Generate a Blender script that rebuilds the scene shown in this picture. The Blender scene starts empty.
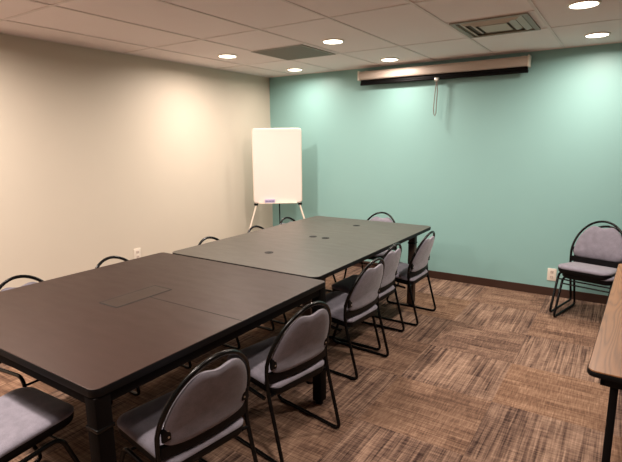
import bpy, bmesh, math, random
from mathutils import Vector, Matrix
random.seed(7)
C = bpy.context.scene.collection
PI = math.pi
def lin(r, g, b):
    f = lambda c: (c/255/12.92) if c/255 <= .04045 else ((c/255+.055)/1.055)**2.4
    return (f(r), f(g), f(b), 1)

# ------------------------------------------------------------------ materials
def new_mat(name):
    m = bpy.data.materials.new(name); m.use_nodes = True
    nt = m.node_tree
    return m, nt, nt.nodes['Principled BSDF']
def nd(nt, t, **kw):
    n = nt.nodes.new(t)
    for k, v in kw.items(): setattr(n, k, v)
    return n
def mth(nt, op, a, b=None, c=None):
    n = nd(nt, 'ShaderNodeMath', operation=op)
    for i, v in enumerate((a, b, c)):
        if v is None: continue
        if isinstance(v, (int, float)): n.inputs[i].default_value = v
        else: nt.links.new(v, n.inputs[i])
    return n.outputs[0]
def mixc(nt, fac, a, b, mode='MIX'):
    n = nd(nt, 'ShaderNodeMix', data_type='RGBA', blend_type=mode)
    for i, v in ((0, fac), (6, a), (7, b)):
        if isinstance(v, (int, float, tuple)): n.inputs[i].default_value = v
        else: nt.links.new(v, n.inputs[i])
    return n.outputs[2]
def noise(nt, vec, scale, detail=2, rough=.5):
    n = nd(nt, 'ShaderNodeTexNoise')
    n.inputs['Scale'].default_value = scale; n.inputs['Detail'].default_value = detail
    n.inputs['Roughness'].default_value = rough
    if vec is not None: nt.links.new(vec, n.inputs['Vector'])
    return n.outputs[0]
def ramp(nt, fac, stops):
    n = nd(nt, 'ShaderNodeValToRGB'); e = n.color_ramp.elements
    while len(e) < len(stops): e.new(.5)
    for k, (p, c) in zip(e, stops): k.position = p; k.color = c
    nt.links.new(fac, n.inputs[0]); return n.outputs[0]
def bump(nt, b, h, strength, dist=.002):
    n = nd(nt, 'ShaderNodeBump'); n.inputs['Strength'].default_value = strength
    n.inputs['Distance'].default_value = dist
    nt.links.new(h, n.inputs['Height']); nt.links.new(n.outputs[0], b.inputs['Normal'])
def simple(name, col, rough=.5, metal=0, var=.06, nscale=30, bmp=0, bscale=200, spec=.5):
    m, nt, b = new_mat(name)
    co = nd(nt, 'ShaderNodeTexCoord').outputs['Object']
    f = noise(nt, co, nscale, 3)
    dark = tuple(c*(1-var) for c in col[:3])+(1,); lite = tuple(min(1, c*(1+var)) for c in col[:3])+(1,)
    nt.links.new(mixc(nt, f, dark, lite), b.inputs['Base Color'])
    b.inputs['Roughness'].default_value = rough; b.inputs['Metallic'].default_value = metal
    b.inputs['Specular IOR Level'].default_value = spec
    if bmp: bump(nt, b, noise(nt, co, bscale, 2), bmp)
    return m

M = {}
M['beige'] = simple('beige_wall_paint', (.62, .55, .455, 1), .55, var=.02, nscale=3, bmp=.12, bscale=160, spec=.3)
M['teal'] = simple('teal_wall_paint', (.265, .475, .455, 1), .45, var=.02, nscale=3, bmp=.12, bscale=160, spec=.4)
M['brownwall'] = simple('grey_wall_paint', (.22, .215, .23, 1), .6)
M['base'] = simple('dark_cove_base', lin(58, 36, 26), .5)
M['white'] = simple('white_plastic', lin(232, 222, 208), .4, var=.02)
M['black'] = simple('black_plastic', lin(9, 8, 9), .5, spec=.16)
M['metal'] = simple('black_enamelled_steel', lin(8, 8, 8), .25, spec=.22)
M['legmetal'] = simple('dark_bronze_steel', lin(8, 5, 4), .6, spec=.07)
M['legbrown'] = simple('brown_painted_steel', lin(66, 50, 42), .5, spec=.3)
M['dark'] = simple('near_black_gap', lin(12, 10, 10), .8)  # near-black of the table seam, hatch border, plug and cable slots
M['chrome'] = simple('brushed_steel', lin(190, 186, 180), .3, metal=1)
M['housing'] = simple('cream_enamel', lin(206, 190, 178), .35, var=.02)
M['easelwhite'] = simple('white_enamel', lin(228, 214, 198), .4, var=.02)
M['board'] = simple('gloss_whiteboard', lin(238, 224, 216), .25, var=.01)
M['lav'] = simple('lavender_card', lin(178, 166, 196), .6)
M['ink'] = simple('dark_ink', lin(70, 60, 110), .6)
M['grille'] = simple('grey_vent_metal', lin(150, 140, 126), .5)
M['ventlight'] = simple('pale_vent_metal', lin(196, 184, 168), .5)
M['cordgrey'] = simple('grey_cord', lin(120, 116, 108), .5)
M['returngrey'] = simple('grey_return_grille', lin(118, 110, 98), .7, bmp=.6, bscale=120)

def fabric():
    m, nt, b = new_mat('lavender_grey_upholstery')
    co = nd(nt, 'ShaderNodeTexCoord').outputs['Object']
    a = noise(nt, co, 350, 2, .7); c = noise(nt, co, 22, 2)
    f = mth(nt, 'ADD', mth(nt, 'MULTIPLY', a, .6), mth(nt, 'MULTIPLY', c, .4))
    nt.links.new(ramp(nt, f, [(.3, lin(99, 96, 106)), (.7, lin(135, 130, 142))]), b.inputs['Base Color'])
    b.inputs['Roughness'].default_value = .9
    b.inputs['Sheen Weight'].default_value = .25
    bump(nt, b, a, .35)
    return m
M['fabric'] = fabric()

def laminate(name, c0, c1, rough, tint=(1, .83, .75, 1), spec=.22):
    m, nt, b = new_mat(name)
    co = nd(nt, 'ShaderNodeTexCoord').outputs['Object']
    mp = nd(nt, 'ShaderNodeMapping'); mp.inputs['Scale'].default_value = (1.2, 4, 1)
    nt.links.new(co, mp.inputs[0])
    f = noise(nt, mp.outputs[0], 3, 4, .6)
    nt.links.new(mixc(nt, f, c0, c1), b.inputs['Base Color'])
    g = noise(nt, mp.outputs[0], 5, 3)
    nt.links.new(mth(nt, 'MULTIPLY_ADD', g, .12, rough-.06), b.inputs['Roughness'])
    b.inputs['Specular IOR Level'].default_value = spec; b.inputs['Specular Tint'].default_value = tint
    bump(nt, b, noise(nt, co, 500, 2), .08)
    return m
M['top1'] = laminate('espresso_laminate', lin(38, 26, 23), lin(48, 33, 29), .42)
M['top2'] = laminate('slate_brown_laminate', lin(66, 62, 56), lin(74, 69, 62), .40, (1, 1, .98, 1), .36)
M['hatch'] = laminate('espresso_laminate_lid', lin(40, 31, 27), lin(48, 36, 31), .42)

def oak():
    m, nt, b = new_mat('oak_laminate')
    co = nd(nt, 'ShaderNodeTexCoord').outputs['Object']
    mp = nd(nt, 'ShaderNodeMapping'); mp.inputs['Scale'].default_value = (9, 1.1, 1)
    nt.links.new(co, mp.inputs[0])
    w = noise(nt, mp.outputs[0], 1.0, 1)
    rings = mth(nt, 'FRACT', mth(nt, 'MULTIPLY', w, 16))
    rings = mth(nt, 'ABSOLUTE', mth(nt, 'SUBTRACT', rings, .5))
    mp2 = nd(nt, 'ShaderNodeMapping'); mp2.inputs['Scale'].default_value = (160, 8, 1)
    nt.links.new(co, mp2.inputs[0])
    fine = noise(nt, mp2.outputs[0], 1, 3)
    f = mth(nt, 'ADD', mth(nt, 'MULTIPLY', rings, 1.0), mth(nt, 'MULTIPLY', fine, .5))
    nt.links.new(ramp(nt, f, [(.15, lin(104, 68, 40)), (.5, lin(132, 90, 56)), (.9, lin(144, 100, 64))]), b.inputs['Base Color'])
    b.inputs['Roughness'].default_value = .4
    return m
M['oak'] = oak()

def carpet():
    m, nt, b = new_mat('quarter_turned_carpet_tiles')
    co = nd(nt, 'ShaderNodeTexCoord').outputs['Object']
    s = nd(nt, 'ShaderNodeSeparateXYZ'); nt.links.new(co, s.inputs[0])
    T = .63
    u = mth(nt, 'DIVIDE', mth(nt, 'ADD', s.outputs[0], 1.21), T)
    v = mth(nt, 'DIVIDE', mth(nt, 'ADD', s.outputs[1], -2.97), T)
    iu = mth(nt, 'FLOOR', u); iv = mth(nt, 'FLOOR', v)
    par = mth(nt, 'FLOORED_MODULO', mth(nt, 'ADD', iu, iv), 2)
    def comb(x, y, z=0):
        n = nd(nt, 'ShaderNodeCombineXYZ')
        for i, q in enumerate((x, y, z)):
            if isinstance(q, (int, float)): n.inputs[i].default_value = q
            else: nt.links.new(q, n.inputs[i])
        return n.outputs[0]
    wn = nd(nt, 'ShaderNodeTexWhiteNoise', noise_dimensions='2D')
    nt.links.new(comb(iu, iv), wn.inputs['Vector']); tr = wn.outputs['Value']
    # local stripe axes: a runs across the stripes, l along them
    def sel(p, q):
        return mth(nt, 'ADD', mth(nt, 'MULTIPLY', p, mth(nt, 'SUBTRACT', 1, par)), mth(nt, 'MULTIPLY', q, par))
    a = sel(s.outputs[0], s.outputs[1]); l = sel(s.outputs[1], s.outputs[0])
    off = mth(nt, 'MULTIPLY', tr, 40)
    st = noise(nt, comb(mth(nt, 'MULTIPLY', a, 120), mth(nt, 'MULTIPLY', l, 2.6), off), 1, 2, .6)
    st2 = noise(nt, comb(mth(nt, 'MULTIPLY', a, 26), mth(nt, 'MULTIPLY', l, 4.5), off), 1, 2, .5)
    cr = noise(nt, comb(mth(nt, 'MULTIPLY', l, 120), mth(nt, 'MULTIPLY', a, 12), off), 1, 1, .5)
    # rectangular lighter and darker blocks woven into each tile
    wb = nd(nt, 'ShaderNodeTexWhiteNoise', noise_dimensions='3D')
    nt.links.new(comb(mth(nt, 'FLOOR', mth(nt, 'MULTIPLY', a, 8.5)), mth(nt, 'FLOOR', mth(nt, 'MULTIPLY', l, 4.3)), off), wb.inputs['Vector'])
    blk = wb.outputs['Value']
    ln = noise(nt, comb(mth(nt, 'MULTIPLY', a, 46), mth(nt, 'MULTIPLY', l, 1.6), off), 1, 1, .4)
    ln = ramp(nt, ln, [(.40, (0, 0, 0, 1)), (.52, (1, 1, 1, 1))])
    q = mth(nt, 'SUBTRACT', 1, par)                      # 1 on the strongly ribbed tiles
    f = mth(nt, 'MULTIPLY', mth(nt, 'SUBTRACT', st, .5), mth(nt, 'MULTIPLY_ADD', q, .22, .70))
    f = mth(nt, 'ADD', f, mth(nt, 'MULTIPLY', mth(nt, 'SUBTRACT', st2, .5), .38))
    f = mth(nt, 'ADD', f, mth(nt, 'MULTIPLY', mth(nt, 'SUBTRACT', cr, .5), .55))
    f = mth(nt, 'ADD', f, mth(nt, 'MULTIPLY', mth(nt, 'SUBTRACT', ln, .7), mth(nt, 'MULTIPLY_ADD', q, .10, .05)))
    f = mth(nt, 'ADD', f, mth(nt, 'MULTIPLY', mth(nt, 'SUBTRACT', blk, .5), .15))
    f = mth(nt, 'ADD', f, mth(nt, 'MULTIPLY', mth(nt, 'SUBTRACT', tr, .5), .10))
    f = mth(nt, 'ADD', f, .5)
    g0 = ramp(nt, f, [(.16, lin(44, 32, 31)), (.40, lin(98, 79, 70)), (.60, lin(130, 107, 93)), (.84, lin(164, 138, 120))])
    g1 = ramp(nt, f, [(.16, lin(62, 42, 31)), (.40, lin(108, 80, 62)), (.60, lin(132, 101, 79)), (.84, lin(166, 134, 110))])
    col = mixc(nt, mth(nt, 'MULTIPLY_ADD', mth(nt, 'MULTIPLY', par, tr), .55, .25), g0, g1)
    nt.links.new(col, b.inputs['Base Color'])
    b.inputs['Roughness'].default_value = .95; b.inputs['Specular IOR Level'].default_value = .15
    bump(nt, b, mth(nt, 'ADD', st, noise(nt, co, 400, 1)), .5, .004)
    return m
M['carpet'] = carpet()

def ceiling_tiles():
    m, nt, b = new_mat('lay_in_ceiling_tiles')
    co = nd(nt, 'ShaderNodeTexCoord').outputs['Object']
    n1 = noise(nt, co, 260, 3, .7); n2 = noise(nt, co, 3, 2)
    nt.links.new(mixc(nt, n2, (.90, .79, .77, 1), (.93, .82, .80, 1)), b.inputs['Base Color'])
    b.inputs['Roughness'].default_value = .9
    bump(nt, b, n1, .5, .003)
    return m
M['ceil'] = ceiling_tiles()
M['tee'] = simple('ceiling_grid_tee', (.80, .70, .67, 1), .6, var=.02)
def emis(name, col, s):
    m, nt, b = new_mat(name)
    b.inputs['Base Color'].default_value = col
    co = nd(nt, 'ShaderNodeTexCoord').outputs['Object']
    nt.links.new(mixc(nt, noise(nt, co, 20), col, tuple(min(1, c*1.05) for c in col[:3])+(1,)), b.inputs['Emission Color'])
    b.inputs['Emission Strength'].default_value = s
    return m
M['lens'] = emis('lit_frosted_lens', (1, .86, .66, 1), 9)

# ------------------------------------------------------------------ mesh helpers
def obj(name, bm, mats, parent=None, smooth=True, angle=40):
    me = bpy.data.meshes.new(name)
    bmesh.ops.recalc_face_normals(bm, faces=bm.faces)
    if smooth:
        for f in bm.faces: f.smooth = True
        for e in bm.edges:
            if len(e.link_faces) == 2 and (e.calc_face_angle(0) > math.radians(angle) or max(f.calc_area() for f in e.link_faces) > .05): e.smooth = False
    bm.to_mesh(me); bm.free()
    for m in (mats if isinstance(mats, (list, tuple)) else [mats]): me.materials.append(m)
    o = bpy.data.objects.new(name, me); C.objects.link(o)
    if parent: o.parent = parent
    return o
def box(bm, lo, hi, bev=0, seg=2, mat=None):
    lo, hi = Vector(lo), Vector(hi)
    r = bmesh.ops.create_cube(bm, size=1, matrix=Matrix.Translation((lo+hi)/2) @ Matrix.Diagonal((*(hi-lo), 1)))
    vs = r['verts']
    if bev:
        es = list({e for v in vs for e in v.link_edges})
        bmesh.ops.bevel(bm, geom=es, offset=bev, segments=seg, affect='EDGES', profile=.5, clamp_overlap=True)
    return bm
def boxbm(lo, hi, bev=0, seg=2): return box(bmesh.new(), lo, hi, bev, seg)
def tube(bm, pts, r, n=10, closed=False, caps=True):
    pts = [Vector(p) for p in pts]; N = len(pts)
    tang = []
    for i in range(N):
        a = pts[(i-1) % N] if (closed or i > 0) else pts[i]
        b = pts[(i+1) % N] if (closed or i < N-1) else pts[i]
        tang.append((b-a).normalized())
    up = Vector((0, 0, 1))
    if abs(tang[0].dot(up)) > .9: up = Vector((1, 0, 0))
    nrm = tang[0].cross(up).normalized(); rings = []
    for i in range(N):
        nrm = (nrm - tang[i]*nrm.dot(tang[i])).normalized(); bi = tang[i].cross(nrm)
        rings.append([bm.verts.new(pts[i] + (nrm*math.cos(2*PI*k/n)+bi*math.sin(2*PI*k/n))*r) for k in range(n)])
    for i in range(N if closed else N-1):
        A, B = rings[i], rings[(i+1) % N]
        for k in range(n): bm.faces.new((A[k], A[(k+1) % n], B[(k+1) % n], B[k]))
    if caps and not closed:
        bm.faces.new(rings[0][::-1]); bm.faces.new(rings[-1])
    return bm
def fillet(pts, rads, seg=6):
    """round the inner corners of a polyline"""
    pts = [Vector(p) for p in pts]; out = [pts[0]]
    for i in range(1, len(pts)-1):
        p, a, b = pts[i], (pts[i-1]-pts[i]), (pts[i+1]-pts[i])
        r = min(rads if isinstance(rads, (int, float)) else rads[i-1], a.length*.49, b.length*.49)
        s, e = p + a.normalized()*r, p + b.normalized()*r
        for k in range(seg+1):
            t = k/seg; out.append(s*(1-t)**2 + p*2*t*(1-t) + e*t*t)
    out.append(pts[-1]); return out
def rrect(x0, x1, y0, y1, r, seg=6):
    """rounded rectangle outline, r = radii at (x0y0, x1y0, x1y1, x0y1)"""
    if isinstance(r, (int, float)): r = (r,)*4
    out = []
    for (cx, cy, sx, sy, a0, rr) in ((x0, y0, 1, 1, PI, r[0]), (x1, y0, -1, 1, 1.5*PI, r[1]), (x1, y1, -1, -1, 0, r[2]), (x0, y1, 1, -1, .5*PI, r[3])):
        if rr <= 0: out.append((cx, cy)); continue
        for k in range(seg+1):
            a = a0 + .5*PI*k/seg
            out.append((cx+sx*rr+rr*math.cos(a), cy+sy*rr+rr*math.sin(a)))
    return out
def prism(outline, z0, z1, bev=0, top_mat=0, side_mat=0):
    bm = bmesh.new()
    vs = [bm.verts.new((x, y, z0)) for x, y in outline]
    f = bm.faces.new(vs)
    r = bmesh.ops.extrude_face_region(bm, geom=[f])
    nv = [g for g in r['geom'] if isinstance(g, bmesh.types.BMVert)]
    for v in nv: v.co.z = z1
    if bev:
        es = [e for e in bm.edges if abs(e.verts[0].co.z-e.verts[1].co.z) < 1e-6]
        bmesh.ops.bevel(bm, geom=es, offset=bev, segments=2, affect='EDGES', profile=.5)
    bmesh.ops.recalc_face_normals(bm, faces=bm.faces)
    for g in bm.faces: g.material_index = top_mat if g.normal.z > .9 else side_mat
    return bm
def pillow(outline, centre, prof, fmap):
    """rings of a star shaped outline; prof = [(scale, height)] from top centre to bottom centre"""
    bm = bmesh.new(); cx, cy = centre; n = len(outline); rings = []
    for s, h in prof:
        if s == 0: rings.append([bm.verts.new(fmap(cx, cy, h))])
        else: rings.append([bm.verts.new(fmap(cx+(x-cx)*s, cy+(y-cy)*s, h)) for x, y in outline])
    for A, B in zip(rings, rings[1:]):
        for k in range(n):
            j = (k+1) % n
            if len(A) == 1: bm.faces.new((A[0], B[k], B[j]))
            elif len(B) == 1: bm.faces.new((A[k], A[j], B[0]))
            else: bm.faces.new((A[k], A[j], B[j], B[k]))
    return bm
def disc(bm, c, r, h, n=20, axis='z'):
    m = Matrix.Translation(c)
    if axis == 'y': m = m @ Matrix.Rotation(PI/2, 4, 'X')
    if axis == 'x': m = m @ Matrix.Rotation(PI/2, 4, 'Y')
    bmesh.ops.create_cone(bm, cap_ends=True, segments=n, radius1=r, radius2=r, depth=h, matrix=m)
    return bm
def thing(name, label, cat, loc=(0, 0, 0), rz=0, group=None):
    o = bpy.data.objects.new(name, None); C.objects.link(o)
    o.location = loc; o.rotation_euler = (0, 0, rz); o.empty_display_size = .1
    o['label'] = label; o['category'] = cat
    if group: o['group'] = group
    return o
def tag(o, label, cat, group=None):
    o['label'] = label; o['category'] = cat
    if group: o['group'] = group
    return o
def struct(name, bm, m, smooth=False, label=None, cat=None):
    o = obj(name, bm, m, None, smooth); o['kind'] = 'structure'
    if label: o['label'] = label
    if cat: o['category'] = cat
    return o
def dup(root, loc, rz, label, group=None):
    r = root.copy(); C.objects.link(r); r.location = loc; r.rotation_euler = (0, 0, rz); r['label'] = label
    if group: r['group'] = group
    for ch in list(root.children):
        c = ch.copy(); C.objects.link(c); c.parent = r
        for g in list(ch.children):
            d = g.copy(); C.objects.link(d); d.parent = c
    return r

# ------------------------------------------------------------------ the room
XL, XR, Y0, YD, H = -4.276, 3.4, -3.0, 5.485, 2.519
struct('floor', boxbm((XL-.1, Y0-.1, -.1), (XR+.1, YD+.1, 0)), M['carpet'], label='brown streaked carpet tile floor', cat='floor')
struct('wall_left', boxbm((XL-.1, Y0-.1, 0), (XL, YD+.1, H+.05)), M['beige'], label='plain beige painted wall on the left', cat='wall')
struct('wall_far', boxbm((XL, YD, 0), (XR, YD+.1, H+.05)), M['teal'], label='teal painted far wall', cat='wall')
struct('wall_right', boxbm((XR, Y0-.1, 0), (XR+.1, YD+.1, H+.05)), M['brownwall'], label='grey wall on the right', cat='wall')
struct('wall_near', boxbm((XL, Y0-.1, 0), (XR, Y0, H+.05)), M['brownwall'], label='grey wall behind the viewpoint', cat='wall')
struct('ceiling', boxbm((XL-.1, Y0-.1, H), (XR+.1, YD+.1, H+.1)), M['ceil'], label='suspended ceiling of pale tiles', cat='ceiling')
struct('baseboard_far', boxbm((XL+.012, YD-.012, 0), (XR, YD, .09), .003), M['base'], label='dark brown baseboard under the teal wall', cat='baseboard')
struct('baseboard_left', boxbm((XL, Y0, 0), (XL+.012, YD, .09), .003), M['base'], label='dark brown baseboard under the beige wall', cat='baseboard')
# ceiling grid: tees of the lay-in ceiling
GX = [-.62+.64*k for k in range(-5, 5)]
GY = [4.44-1.3*k for k in range(0, 5)]
bm = bmesh.new()
tw, tz = .011, .005
for x in GX: box(bm, (x-tw, Y0, H-tz), (x+tw, YD, H+.002))
for y in GY: box(bm, (XL, y-tw, H-tz*.8), (XR, y+tw, H+.002))
for (xa, xb) in ((-3.18, -2.54), (-1.26, -.62)): box(bm, (xa, 3.80-tw, H-tz*.8), (xb, 3.80+tw, H+.002))
for args in (((XL, Y0), (XL+.02, YD)), ((XL, YD-.02), (XR, YD))):
    box(bm, (*args[0], H-tz), (*args[1], H+.002))
struct('trim_1', bm, M['tee'], label='grid of thin metal tees between the ceiling tiles', cat='ceiling grid')

# ------------------------------------------------------------------ downlights
lights = [
 (-3.541, 3.856, 'round lit recessed downlight nearest the left wall, further from the teal wall'),
 (-2.283, 3.856, 'round lit recessed downlight to the right of the grey return grille'),
 (-3.536, 5.052, 'round lit recessed downlight in the back left corner near teal wall'),
 (-2.275, 5.058, 'round lit recessed downlight above left end of projector screen'),
 (-.335, 3.80, 'large round lit downlight cut by top edge, right of the air vent'),
 (-.315, 4.95, 'round lit recessed downlight right of projector screen near teal wall'),
]
first = None
for x, y, lab in lights:
    if first is None:
        first = thing('recessed_downlight', lab, 'light', (x, y, H), 0, 'lit recessed ceiling downlights')
        bm = bmesh.new(); n = 40; prof = [(.083, -.003), (.085, -.011), (.094, -.010), (.100, -.001), (.083, .001)]
        rings = [[bm.verts.new((r*math.cos(2*PI*k/n), r*math.sin(2*PI*k/n), z)) for k in range(n)] for r, z in prof]
        for i in range(len(prof)):
            A, B = rings[i], rings[(i+1) % len(prof)]
            for k in range(n): bm.faces.new((A[k], A[(k+1) % n], B[(k+1) % n], B[k]))
        obj('trim_ring', bm, M['white'], first)
        bm = bmesh.new(); disc(bm, (0, 0, -.007), .084, .010, 32)
        obj('lens', bm, M['lens'], first)
    else: dup(first, (x, y, H), 0, lab)
def lamp(x, y, k=1.0, col=(1, .86, .76)):
    for kind, e in (('SPOT', 25), ('AREA', 35)):
        l = bpy.data.lights.new('downlight_lamp', kind); l.energy = e*k; l.color = col
        if kind == 'SPOT':
            l.spot_size = math.radians(120); l.spot_blend = 1; l.shadow_soft_size = .06
        else:
            l.shape = 'DISK'; l.size = .13; l.spread = math.radians(170)
        o = bpy.data.objects.new('downlight_lamp', l); C.objects.link(o); o.location = (x, y, H-.02)
for x, y, _ in lights: lamp(x, y, (.72 if x < -3 else 1) if y < 4.5 else (.33 if x < -1 else .5))
for x, y, k in ((-3.54, 1.4, .8), (-3.54, .2, .8), (-2.28, .3, 1.9), (-.85, 1.3, .8), (-.85, .1, .5)): lamp(x, y, k)

# ------------------------------------------------------------------ ceiling vent and return grille
t = thing('ceiling_air_vent', 'grey louvred supply air vent in the ceiling', 'vent', (-.955, 4.11, H))
def frame_ring(w, d, b, z0, z1):
    bm = bmesh.new()
    for lo, hi in (((-w, -d), (w, -d+b)), ((-w, d-b), (w, d)), ((-w, -d+b), (-w+b, d-b)), ((w-b, -d+b), (w, d-b))):
        box(bm, (*lo, z0), (*hi, z1))
    return bm
obj('vent_frame', frame_ring(.275, .305, .035, -.014, 0), M['grille'], t, False)
obj('vent_backing', boxbm((-.242, -.272, -.004), (.242, .272, -.001)), M['returngrey'], t, False)
def cone_ring(w, d, b, z0, z1):
    bm = bmesh.new()
    A = [bm.verts.new((sx*w, sy*d, z1)) for sx, sy in ((-1, -1), (1, -1), (1, 1), (-1, 1))]
    B = [bm.verts.new((sx*(w-b), sy*(d-b), z0)) for sx, sy in ((-1, -1), (1, -1), (1, 1), (-1, 1))]
    D = [bm.verts.new((sx*(w-b), sy*(d-b), z0+.004)) for sx, sy in ((-1, -1), (1, -1), (1, 1), (-1, 1))]
    for k in range(4):
        j = (k+1) % 4
        bm.faces.new((A[k], A[j], B[j], B[k])); bm.faces.new((B[k], B[j], D[j], D[k])); bm.faces.new((D[k], D[j], A[j], A[k]))
    return bm
for w_ in (.225, .165): obj('louvre_ring', cone_ring(w_, w_+.03, .04, -.022, -.003), M['ventlight'], t, False)
obj('centre_plate', boxbm((-.10, -.13, -.020), (.10, .13, -.016)), M['ventlight'], t, False)
t = thing('ceiling_return_grille', 'flat dark grey square return air panel in the ceiling', 'vent', (-2.895, 4.125, H))
obj('grille_panel', boxbm((-.285, -.295, -.006), (.285, .295, 0)), M['returngrey'], t, False)
obj('grille_frame', frame_ring(.30, .31, .018, -.009, 0), M['grille'], t, False)

# ------------------------------------------------------------------ outlets
def outlet(loc, rz, label):
    t = thing('wall_outlet', label, 'outlet', loc, rz)
    obj('cover_plate', prism(rrect(-.043, .043, -.066, .066, .006), 0, .007, .002), M['white'], t).rotation_euler = (PI/2, 0, 0)
    for s in (-1, 1):
        o = obj('socket', prism(rrect(-.017, .017, s*.027-.016, s*.027+.016, .008), .006, .009), M['housing'], t); o.rotation_euler = (PI/2, 0, 0)
        bm = bmesh.new()
        for x in (-.007, .007): box(bm, (x-.0015, s*.027-.004, .008), (x+.0015, s*.027+.007, .0095))
        obj('slot', bm, M['dark'], o, False)
outlet((-.556, YD, .233), 0, 'white wall outlet low on the teal wall left of the stacked chairs')
outlet((XL, 3.13, .475), PI/2, 'white wall outlet on the beige left wall behind the tables')

# ------------------------------------------------------------------ tables
TH = .805
def table_leg(t, x, y, z1, s=.033, name='leg', mat='legmetal'):
    l = obj(name, boxbm((x-s, y-s, .02), (x+s, y+s, z1), .008), M[mat], t)
    bm = bmesh.new(); disc(bm, (x, y, .011), s*.75, .022, 18); obj('glide', bm, M['black'], l)
    obj('collar', boxbm((x-s-.003, y-s-.003, z1-.135), (x+s+.003, y+s+.003, z1-.12), .003), M['metal'], l)
# front table: square, two top panels, cable hatch across the seam
A0, A1, B0, B1 = -2.977, -1.469, .854, 2.409
t = thing('conference_table', 'dark brown square conference table in front, with rectangular cable hatch', 'table', ((A0+A1)/2, (B0+B1)/2, 0))
hw, hd = (A1-A0)/2, (B1-B0)/2
obj('tabletop', prism(rrect(-hw, hw, -hd, hd, .035), TH-.034, TH, .004, 0, 1), [M['top1'], M['black']], t)
obj('panel_seam', boxbm((.07, -.0028, TH-.001), (hw-.003, .0028, TH+.0006)), M['dark'], t, False)
bm = bmesh.new(); a = .012
for lo, hi in (((-hw+a, -hd+a), (hw-a, -hd+a+.03)), ((-hw+a, hd-a-.03), (hw-a, hd-a)), ((-hw+a, -hd+a), (-hw+a+.03, hd-a)), ((hw-a-.03, -hd+a), (hw-a, hd-a))):
    box(bm, (*lo, TH-.075), (*hi, TH-.034))
obj('apron', bm, M['legmetal'], t, False)
for sx in (-1, 1):
    for sy in (-1, 1): table_leg(t, sx*(hw-.037), sy*(hd-.037), TH-.034)
hx, hy = -2.225-(A0+A1)/2, 1.605-(B0+B1)/2
hf = obj('cable_hatch', prism(rrect(hx-.078, hx+.078, hy-.185, hy+.185, .006), TH-.002, TH+.0012), M['dark'], t)
obj('hatch_lid', prism(rrect(hx-.070, hx+.070, hy-.177, hy+.177, .004), TH-.001, TH+.0016), M['hatch'], hf)
# back table
c0, c1, d0, d1 = -2.910, -1.552, 2.418, 4.550
TH2 = TH+.004
t = thing('conference_table', 'long grey-brown conference table behind, near teal wall, with round grommets', 'table', ((c0+c1)/2, (d0+d1)/2, 0))
cx, cy = (c0+c1)/2, (d0+d1)/2; hw, hd = (c1-c0)/2, (d1-d0)/2
obj('tabletop', prism(rrect(-hw, hw, -hd, hd, .06, 8), TH2-.032, TH2, .004, 0, 1), [M['top2'], M['black']], t)
bm = bmesh.new(); a = .14
for lo, hi in (((-hw+a, -hd+a), (hw-a, -hd+a+.03)), ((-hw+a, hd-a-.03), (hw-a, hd-a)), ((-hw+a, -hd+a), (-hw+a+.03, hd-a)), ((hw-a-.03, -hd+a), (hw-a, hd-a))):
    box(bm, (*lo, TH2-.075), (*hi, TH2-.032))
obj('apron', bm, M['legmetal'], t, False)
for sx in (-1, 1):
    for sy in (-1, 1): table_leg(t, sx*(hw-.148), sy*(hd-.136), TH2-.032, .034, 'leg', 'legbrown')
for gx, gy in ((-2.236, 2.811), (-2.282, 3.504), (-2.152, 3.504), (-2.21, 4.193)):
    bm = bmesh.new(); disc(bm, (gx-cx, gy-cy, TH2), .034, .004, 24)
    o = obj('grommet', bm, M['black'], t)
    bm = bmesh.new(); box(bm, (gx-cx-.018, gy-cy-.006, TH2+.0015), (gx-cx+.018, gy-cy+.006, TH2+.0028), .001)
    obj('cable_slot', bm, M['dark'], o)
# oak table at the right
t = thing('folding_table', 'oak laminate folding table with black edge at the right border', 'table', (-.055, 2.09, 0), math.radians(-2.1))
L, W, Z = 2.02, .76, .74
obj('tabletop', prism(rrect(0, W, 0, L, .035), Z-.006, Z, .002), M['oak'], t)
obj('edge_band', prism(rrect(-.003, W+.003, -.003, L+.003, .037), Z-.028, Z-.004, .006), M['black'], t)
bm = bmesh.new(); a = .045
for lo, hi in (((a, a), (W-a, a+.02)), ((a, L-a-.02), (W-a, L-a)), ((a, a), (a+.02, L-a)), ((W-a-.02, a), (W-a, L-a))):
    box(bm, (*lo, Z-.075), (*hi, Z-.028), .004)
obj('apron', bm, M['black'], t)
for x in (.095, W-.095):
    for y in (.085, L-.085):
        l = obj('leg', boxbm((x-.015, y-.015, .012), (x+.015, y+.015, Z-.028), .004), M['black'], t)
        obj('foot_cap', boxbm((x-.018, y-.018, 0), (x+.018, y+.018, .03), .004), M['black'], l)
for y, s in ((.085, 1), (L-.085, -1)):
    bm = bmesh.new(); box(bm, (.10, y-.01, .16), (W-.10, y+.01, .19), .003); obj('leg_crossbar', bm, M['black'], t)
    for x in (.095, W-.095):
        bm = bmesh.new(); tube(bm, fillet([(x, y+s*.01, Z-.26), (x, y+s*.22, Z-.10), (x, y+s*.30, Z-.03)], .05), .006, 8); obj('fold_brace', bm, M['black'], t)

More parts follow.
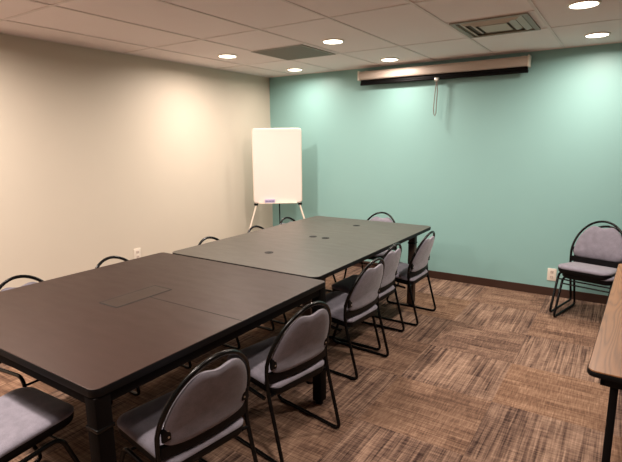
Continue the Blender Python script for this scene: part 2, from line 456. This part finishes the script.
# ------------------------------------------------------------------ stacking chair
RT = .0105
def make_chair(label, group):
    t = thing('stacking_chair', label, 'chair', (0, 0, 0), 0, group)
    for s in (-1, 1):
        x = s*.225
        pts = fillet([(x, -.158, .47), (x, -.165, .385), (x, -.268, RT), (x, .262, RT), (x*.975, .128, .366), (x*.975, -.13, .340)], [.03, .045, .045, .05], 7)
        bm = bmesh.new(); tube(bm, pts, RT); leg = obj('sled_leg', bm, M['metal'], t)
        for y in (-.215, .21):
            bm = bmesh.new(); box(bm, (x-.009, y-.014, .0), (x+.009, y+.014, .014), .003); obj('floor_glide', bm, M['black'], leg)
    # back hoop
    def hoop(a, hx=.227, hz=.294):
        cx, sz = math.cos(a), math.sin(a)
        return Vector((hx*cx, -.163-.095*sz-.018*(1-cx*cx), .535+hz*sz))
    pts = [Vector((.225, -.158, .43)), Vector((.226, -.159, .49))]+[hoop(PI*k/28) for k in range(29)]+[Vector((-.226, -.159, .49)), Vector((-.225, -.158, .43))]
    bm = bmesh.new(); tube(bm, pts, RT); obj('back_hoop', bm, M['metal'], t)
    # backrest pad with the hand dip at its top
    out = []
    for k in range(96):
        a = 2*PI*k/96; c, s_ = math.cos(a), math.sin(a)
        if s_ >= 0:
            x = .210*c; z = .535+.277*s_; z -= .046*math.exp(-(x/.068)**2)*(1 if s_ > .4 else 0)
        else:
            x = .210*math.copysign(abs(c)**.45, c); z = .535-.060*abs(s_)**.55
        out.append((x, z))
    def bmap(x, z, h):
        k = max(0, (z-.535)/.294)
        return Vector((x, -.163-.095*min(1, k)-.022*(1-min(1, (x/.227)**2))+h, z))
    prof = [(0, .022), (.5, .021), (.8, .018), (.92, .013), (.98, .006), (1, -.002), (.99, -.010), (.95, -.014), (.8, -.016), (.5, -.017), (0, -.017)]
    obj('backrest', pillow(out, (0, .6), prof, bmap), M['fabric'], t)
    # black flat bar between hoop ends, added for the shaded gap under the pad
    bm = bmesh.new(); n = 14
    for k in range(n):
        pass
    R_ = []
    for k in range(n+1):
        x = -.217+.434*k/n; y = -.163-.022*(1-(x/.227)**2)
        R_.append([bm.verts.new((x, y+dy, z)) for dy, z in ((-.004, .436), (.022, .436), (.022, .484), (-.004, .484))])
    for A, B in zip(R_, R_[1:]):
        for k in range(4): bm.faces.new((A[k], A[(k+1) % 4], B[(k+1) % 4], B[k]))
    bm.faces.new(R_[0][::-1]); bm.faces.new(R_[-1])
    obj('dark_gap_bar', bm, M['black'], t)
    for s in (-1, 1):
        bm = bmesh.new(); box(bm, (s*.20-.020, -.190, .515), (s*.20+.020, -.176, .572), .005)
        br = obj('bracket', bm, M['black'], t)
        for z in (.533, .562):
            bm = bmesh.new(); disc(bm, (s*.193, -.1905, z), .0045, .003, 12, 'y'); obj('screw', bm, M['chrome'], br)
    # seat
    out = []
    for x, y in rrect(-.222, .222, -.19, .228, (.05, .05, .07, .07), 8):
        k = (y+.19)/.415; out.append((x*(.93+.07*k), y + .012*(1-(x/.212)**2)*(1 if y > 0 else -.4)))
    def smap(x, y, h):
        return Vector((x, y, h+.045*(y+.19)/.415-.008*max(0, (y-.10)/.125)**2+.005*(x/.212)**2))
    prof = [(0, .426), (.5, .427), (.8, .426), (.93, .421), (.98, .414), (1, .405), (.995, .398), (.97, .394), (.5, .394), (0, .394)]
    seat = obj('seat', pillow(out, (0, .02), prof, smap), M['fabric'], t)
    prof = [(0, .395), (.985, .395), (.99, .382), (.975, .362), (.94, .353), (0, .353)]
    obj('seat_pan', pillow(out, (0, .02), prof, smap), M['black'], t)
    bm = bmesh.new(); tube(bm, [(-.221, .150, .318), (.221, .150, .318)], .007, 8); obj('front_crossbar', bm, M['metal'], t)
    bm = bmesh.new(); tube(bm, [(-.222, -.17, .366), (.222, -.17, .366)], .008, 8); obj('rear_crossbar', bm, M['metal'], t)
    return t
R = math.radians
GR, GL = 'chairs along the right side of the tables', 'chairs along the left side of the tables'
PRE = 'grey padded black-framed chair '
spots = [
 (-1.54, 1.30, 82.5, PRE+'nearest the viewer on right side of front table', GR),
 (-1.545, 2.000, 80, PRE+'second on right side, beside front table far leg', GR),
 (-1.675, 2.985, 86, PRE+'third on right side, first one beside the back table', GR),
 (-1.755, 3.50, 88, PRE+'fourth on right side, half hidden behind the third chair', GR),
 (-1.692, 4.14, 89, PRE+'last on right side, beside back table far right corner', GR),
 (-2.205, .852, 2, PRE+'at near end of front table, only seat in view', 'chairs at the ends of the tables'),
 (-2.300, 4.725, 180, PRE+'at far end of the back table, facing away from teal wall', 'chairs at the ends of the tables'),
 (-2.85, 1.40, -90, PRE+'nearest the viewer on left side, hoop above front table edge', GL),
 (-2.80, 2.02, -90, PRE+'second on left side, hoop beside left wall outlet', GL),
 (-2.715, 2.91, -90, PRE+'third on left side, first beside back table near its left corner', GL),
 (-2.715, 3.545, -90, PRE+'fourth on left side, hoop below left leg of the easel', GL),
 (-2.77, 4.14, -90, PRE+'fifth on left side, hoop right under the whiteboard', GL),
]
chair = None
for x, y, a, lab, gr in spots:
    if chair is None:
        chair = make_chair(lab, gr); chair.location = (x, y, 0); chair.rotation_euler = (0, 0, R(a))
    else: dup(chair, (x, y, 0), R(a), lab, gr)
dup(chair, (-.157, 4.972, 0), R(165.9), PRE+'underneath in the stack of two at teal wall', 'stacked chairs at the teal wall')
dup(chair, (-.192, 4.955, .046), R(165.9), PRE+'on top of the stack of two at teal wall', 'stacked chairs at the teal wall')

# ------------------------------------------------------------------ whiteboard easel
t = thing('whiteboard_easel', 'white flip chart easel with blank whiteboard in the back left corner', 'easel', (-3.752, 4.935, 0), R(37.5))
zb, zt, bw = .868, 1.80, .305   # local x along the board, local -y towards the viewer
obj('board', prism(rrect(-bw, bw, zb, zt, .025), -.012, .012, .003), M['board'], t).rotation_euler = (PI/2, 0, 0)
bm = bmesh.new()
loop = [(x, 0, z) for x, z in rrect(-bw, bw, zb, zt, .03, 5)]
tube(bm, loop, .011, 8, True); obj('board_frame', bm, M['easelwhite'], t)
obj('marker_ledge', boxbm((-bw+.06, -.06, zb-.012), (bw-.06, -.012, zb-.002), .003), M['easelwhite'], t)
for s in (-1, 1):
    bm = bmesh.new(); tube(bm, [(s*.28, .012, zb+.02), (s*.28, .0, zb-.03), (s*.53, -.14, .012)], .012, 10)
    l = obj('leg', bm, M['easelwhite'], t)
    bm = bmesh.new(); box(bm, (s*.285-.026, -.022, zb-.038), (s*.285+.026, .016, zb-.012), .006); obj('leg_clamp', bm, M['black'], l)
    bm = bmesh.new(); disc(bm, (s*.53, -.14, .012), .018, .024, 16); obj('rubber_foot', bm, M['black'], l)
    bm = bmesh.new(); kx, kz = .28+.25*.42, (zb-.03)*.58; box(bm, (s*kx-.015, -.14*.42-.015, kz-.025), (s*kx+.015, -.14*.42+.015, kz+.025), .005); obj('height_collar', bm, M['black'], l)
bm = bmesh.new(); tube(bm, [(.02, .02, zt-.25), (.02, .36, .012)], .008, 10)
l = obj('rear_leg', bm, M['legmetal'], t)
bm = bmesh.new(); disc(bm, (.02, .36, .012), .018, .024, 16); obj('rubber_foot', bm, M['black'], l)
# small box resting on the ledge
ct, st = math.cos(R(37.5)), math.sin(R(37.5))
lx, ly = -.105, -.037
t = thing('marker_box', 'small lavender box resting on bottom ledge of the whiteboard', 'box', (-3.752+lx*ct-ly*st, 4.935+lx*st+ly*ct, zb-.002), R(37.5))
o = obj('carton', boxbm((-.066, -.017, 0), (.066, .017, .045), .003), M['lav'], t)
for k in range(6):
    x = -.052+k*.019
    obj('printed_mark', boxbm((x, -.0176, .016), (x+.011, -.0168, .030)), M['ink'], o, False)

# ------------------------------------------------------------------ projector screen
yS = 5.405
t = thing('projector_screen', 'cream rolled-up projector screen housing under ceiling on teal wall', 'projector screen', (-1.865, yS, 0))
HL = .945
prof = [(-.045, 2.365), (-.055, 2.385), (-.055, 2.44), (-.035, 2.462), (.035, 2.462), (.052, 2.445), (.052, 2.38), (.04, 2.362)]
bm = bmesh.new()
Ra = [bm.verts.new((-HL, y, z)) for y, z in prof]; Rb = [bm.verts.new((HL, y, z)) for y, z in prof]
for k in range(len(prof)): bm.faces.new((Ra[k], Ra[(k+1) % 8], Rb[(k+1) % 8], Rb[k]))
bm.faces.new(Ra[::-1]); bm.faces.new(Rb)
bmesh.ops.bevel(bm, geom=[e for e in bm.edges if abs(e.verts[0].co.x-e.verts[1].co.x) > 1], offset=.006, segments=3, affect='EDGES')
obj('housing', bm, M['housing'], t)
for s in (-1, 1):
    obj('end_cap', boxbm((s*(HL+.005)-.009, -.060, 2.356), (s*(HL+.005)+.009, .058, 2.468), .006), M['white'], t)
    obj('wall_bracket', boxbm((s*(HL-.06)-.02, .03, 2.40), (s*(HL-.06)+.02, YD-yS, 2.475), .003), M['white'], t)
obj('screen_edge', boxbm((-HL+.005, -.006, 2.322), (HL-.002, .006, 2.364)), M['black'], t, False)
bm = bmesh.new(); tube(bm, [(-HL+.005, 0, 2.318), (HL, 0, 2.318)], .017, 12); obj('weight_bar', bm, M['black'], t)
o = obj('pull_handle', boxbm((-.012, -.03, 2.282), (.04, -.014, 2.325), .006), M['chrome'], t)
bm = bmesh.new()
loop = [(.012, -.022, 2.29), (-.002, -.022, 2.15), (-.012, -.022, 1.98), (-.006, -.022, 1.93), (.006, -.022, 1.91), (.018, -.022, 1.94), (.020, -.022, 2.06), (.026, -.022, 2.18), (.016, -.022, 2.29)]
tube(bm, loop, .0055, 6); obj('pull_cord', bm, M['cordgrey'], o)

# ------------------------------------------------------------------ camera, world, view
f, yaw, pitch, roll = 478.0610, .5814764, .1867984, -.0093770
F = Vector((-math.sin(yaw)*math.cos(pitch), math.cos(yaw)*math.cos(pitch), -math.sin(pitch)))
r0 = Vector((math.cos(yaw), math.sin(yaw), 0)); u0 = r0.cross(F)
Rr = r0*math.cos(roll)+u0*math.sin(roll); Uu = -r0*math.sin(roll)+u0*math.cos(roll)
cam = bpy.data.cameras.new('camera'); co = bpy.data.objects.new('camera', cam); C.objects.link(co)
cam.sensor_fit = 'HORIZONTAL'; cam.sensor_width = 36; cam.lens = f/622*36; cam.clip_start = .02
mw = Matrix((Rr, Uu, -F)).transposed().to_4x4(); mw.translation = (0, 0, 1.65)
co.matrix_world = mw
bpy.context.scene.camera = co
w = bpy.data.worlds.new('world'); bpy.context.scene.world = w; w.use_nodes = True
w.node_tree.nodes['Background'].inputs[0].default_value = (.9, .8, .7, 1)
w.node_tree.nodes['Background'].inputs[1].default_value = .05
vs = bpy.context.scene.view_settings
vs.view_transform = 'Standard'; vs.look = 'None'; vs.exposure = 0; vs.gamma = 1
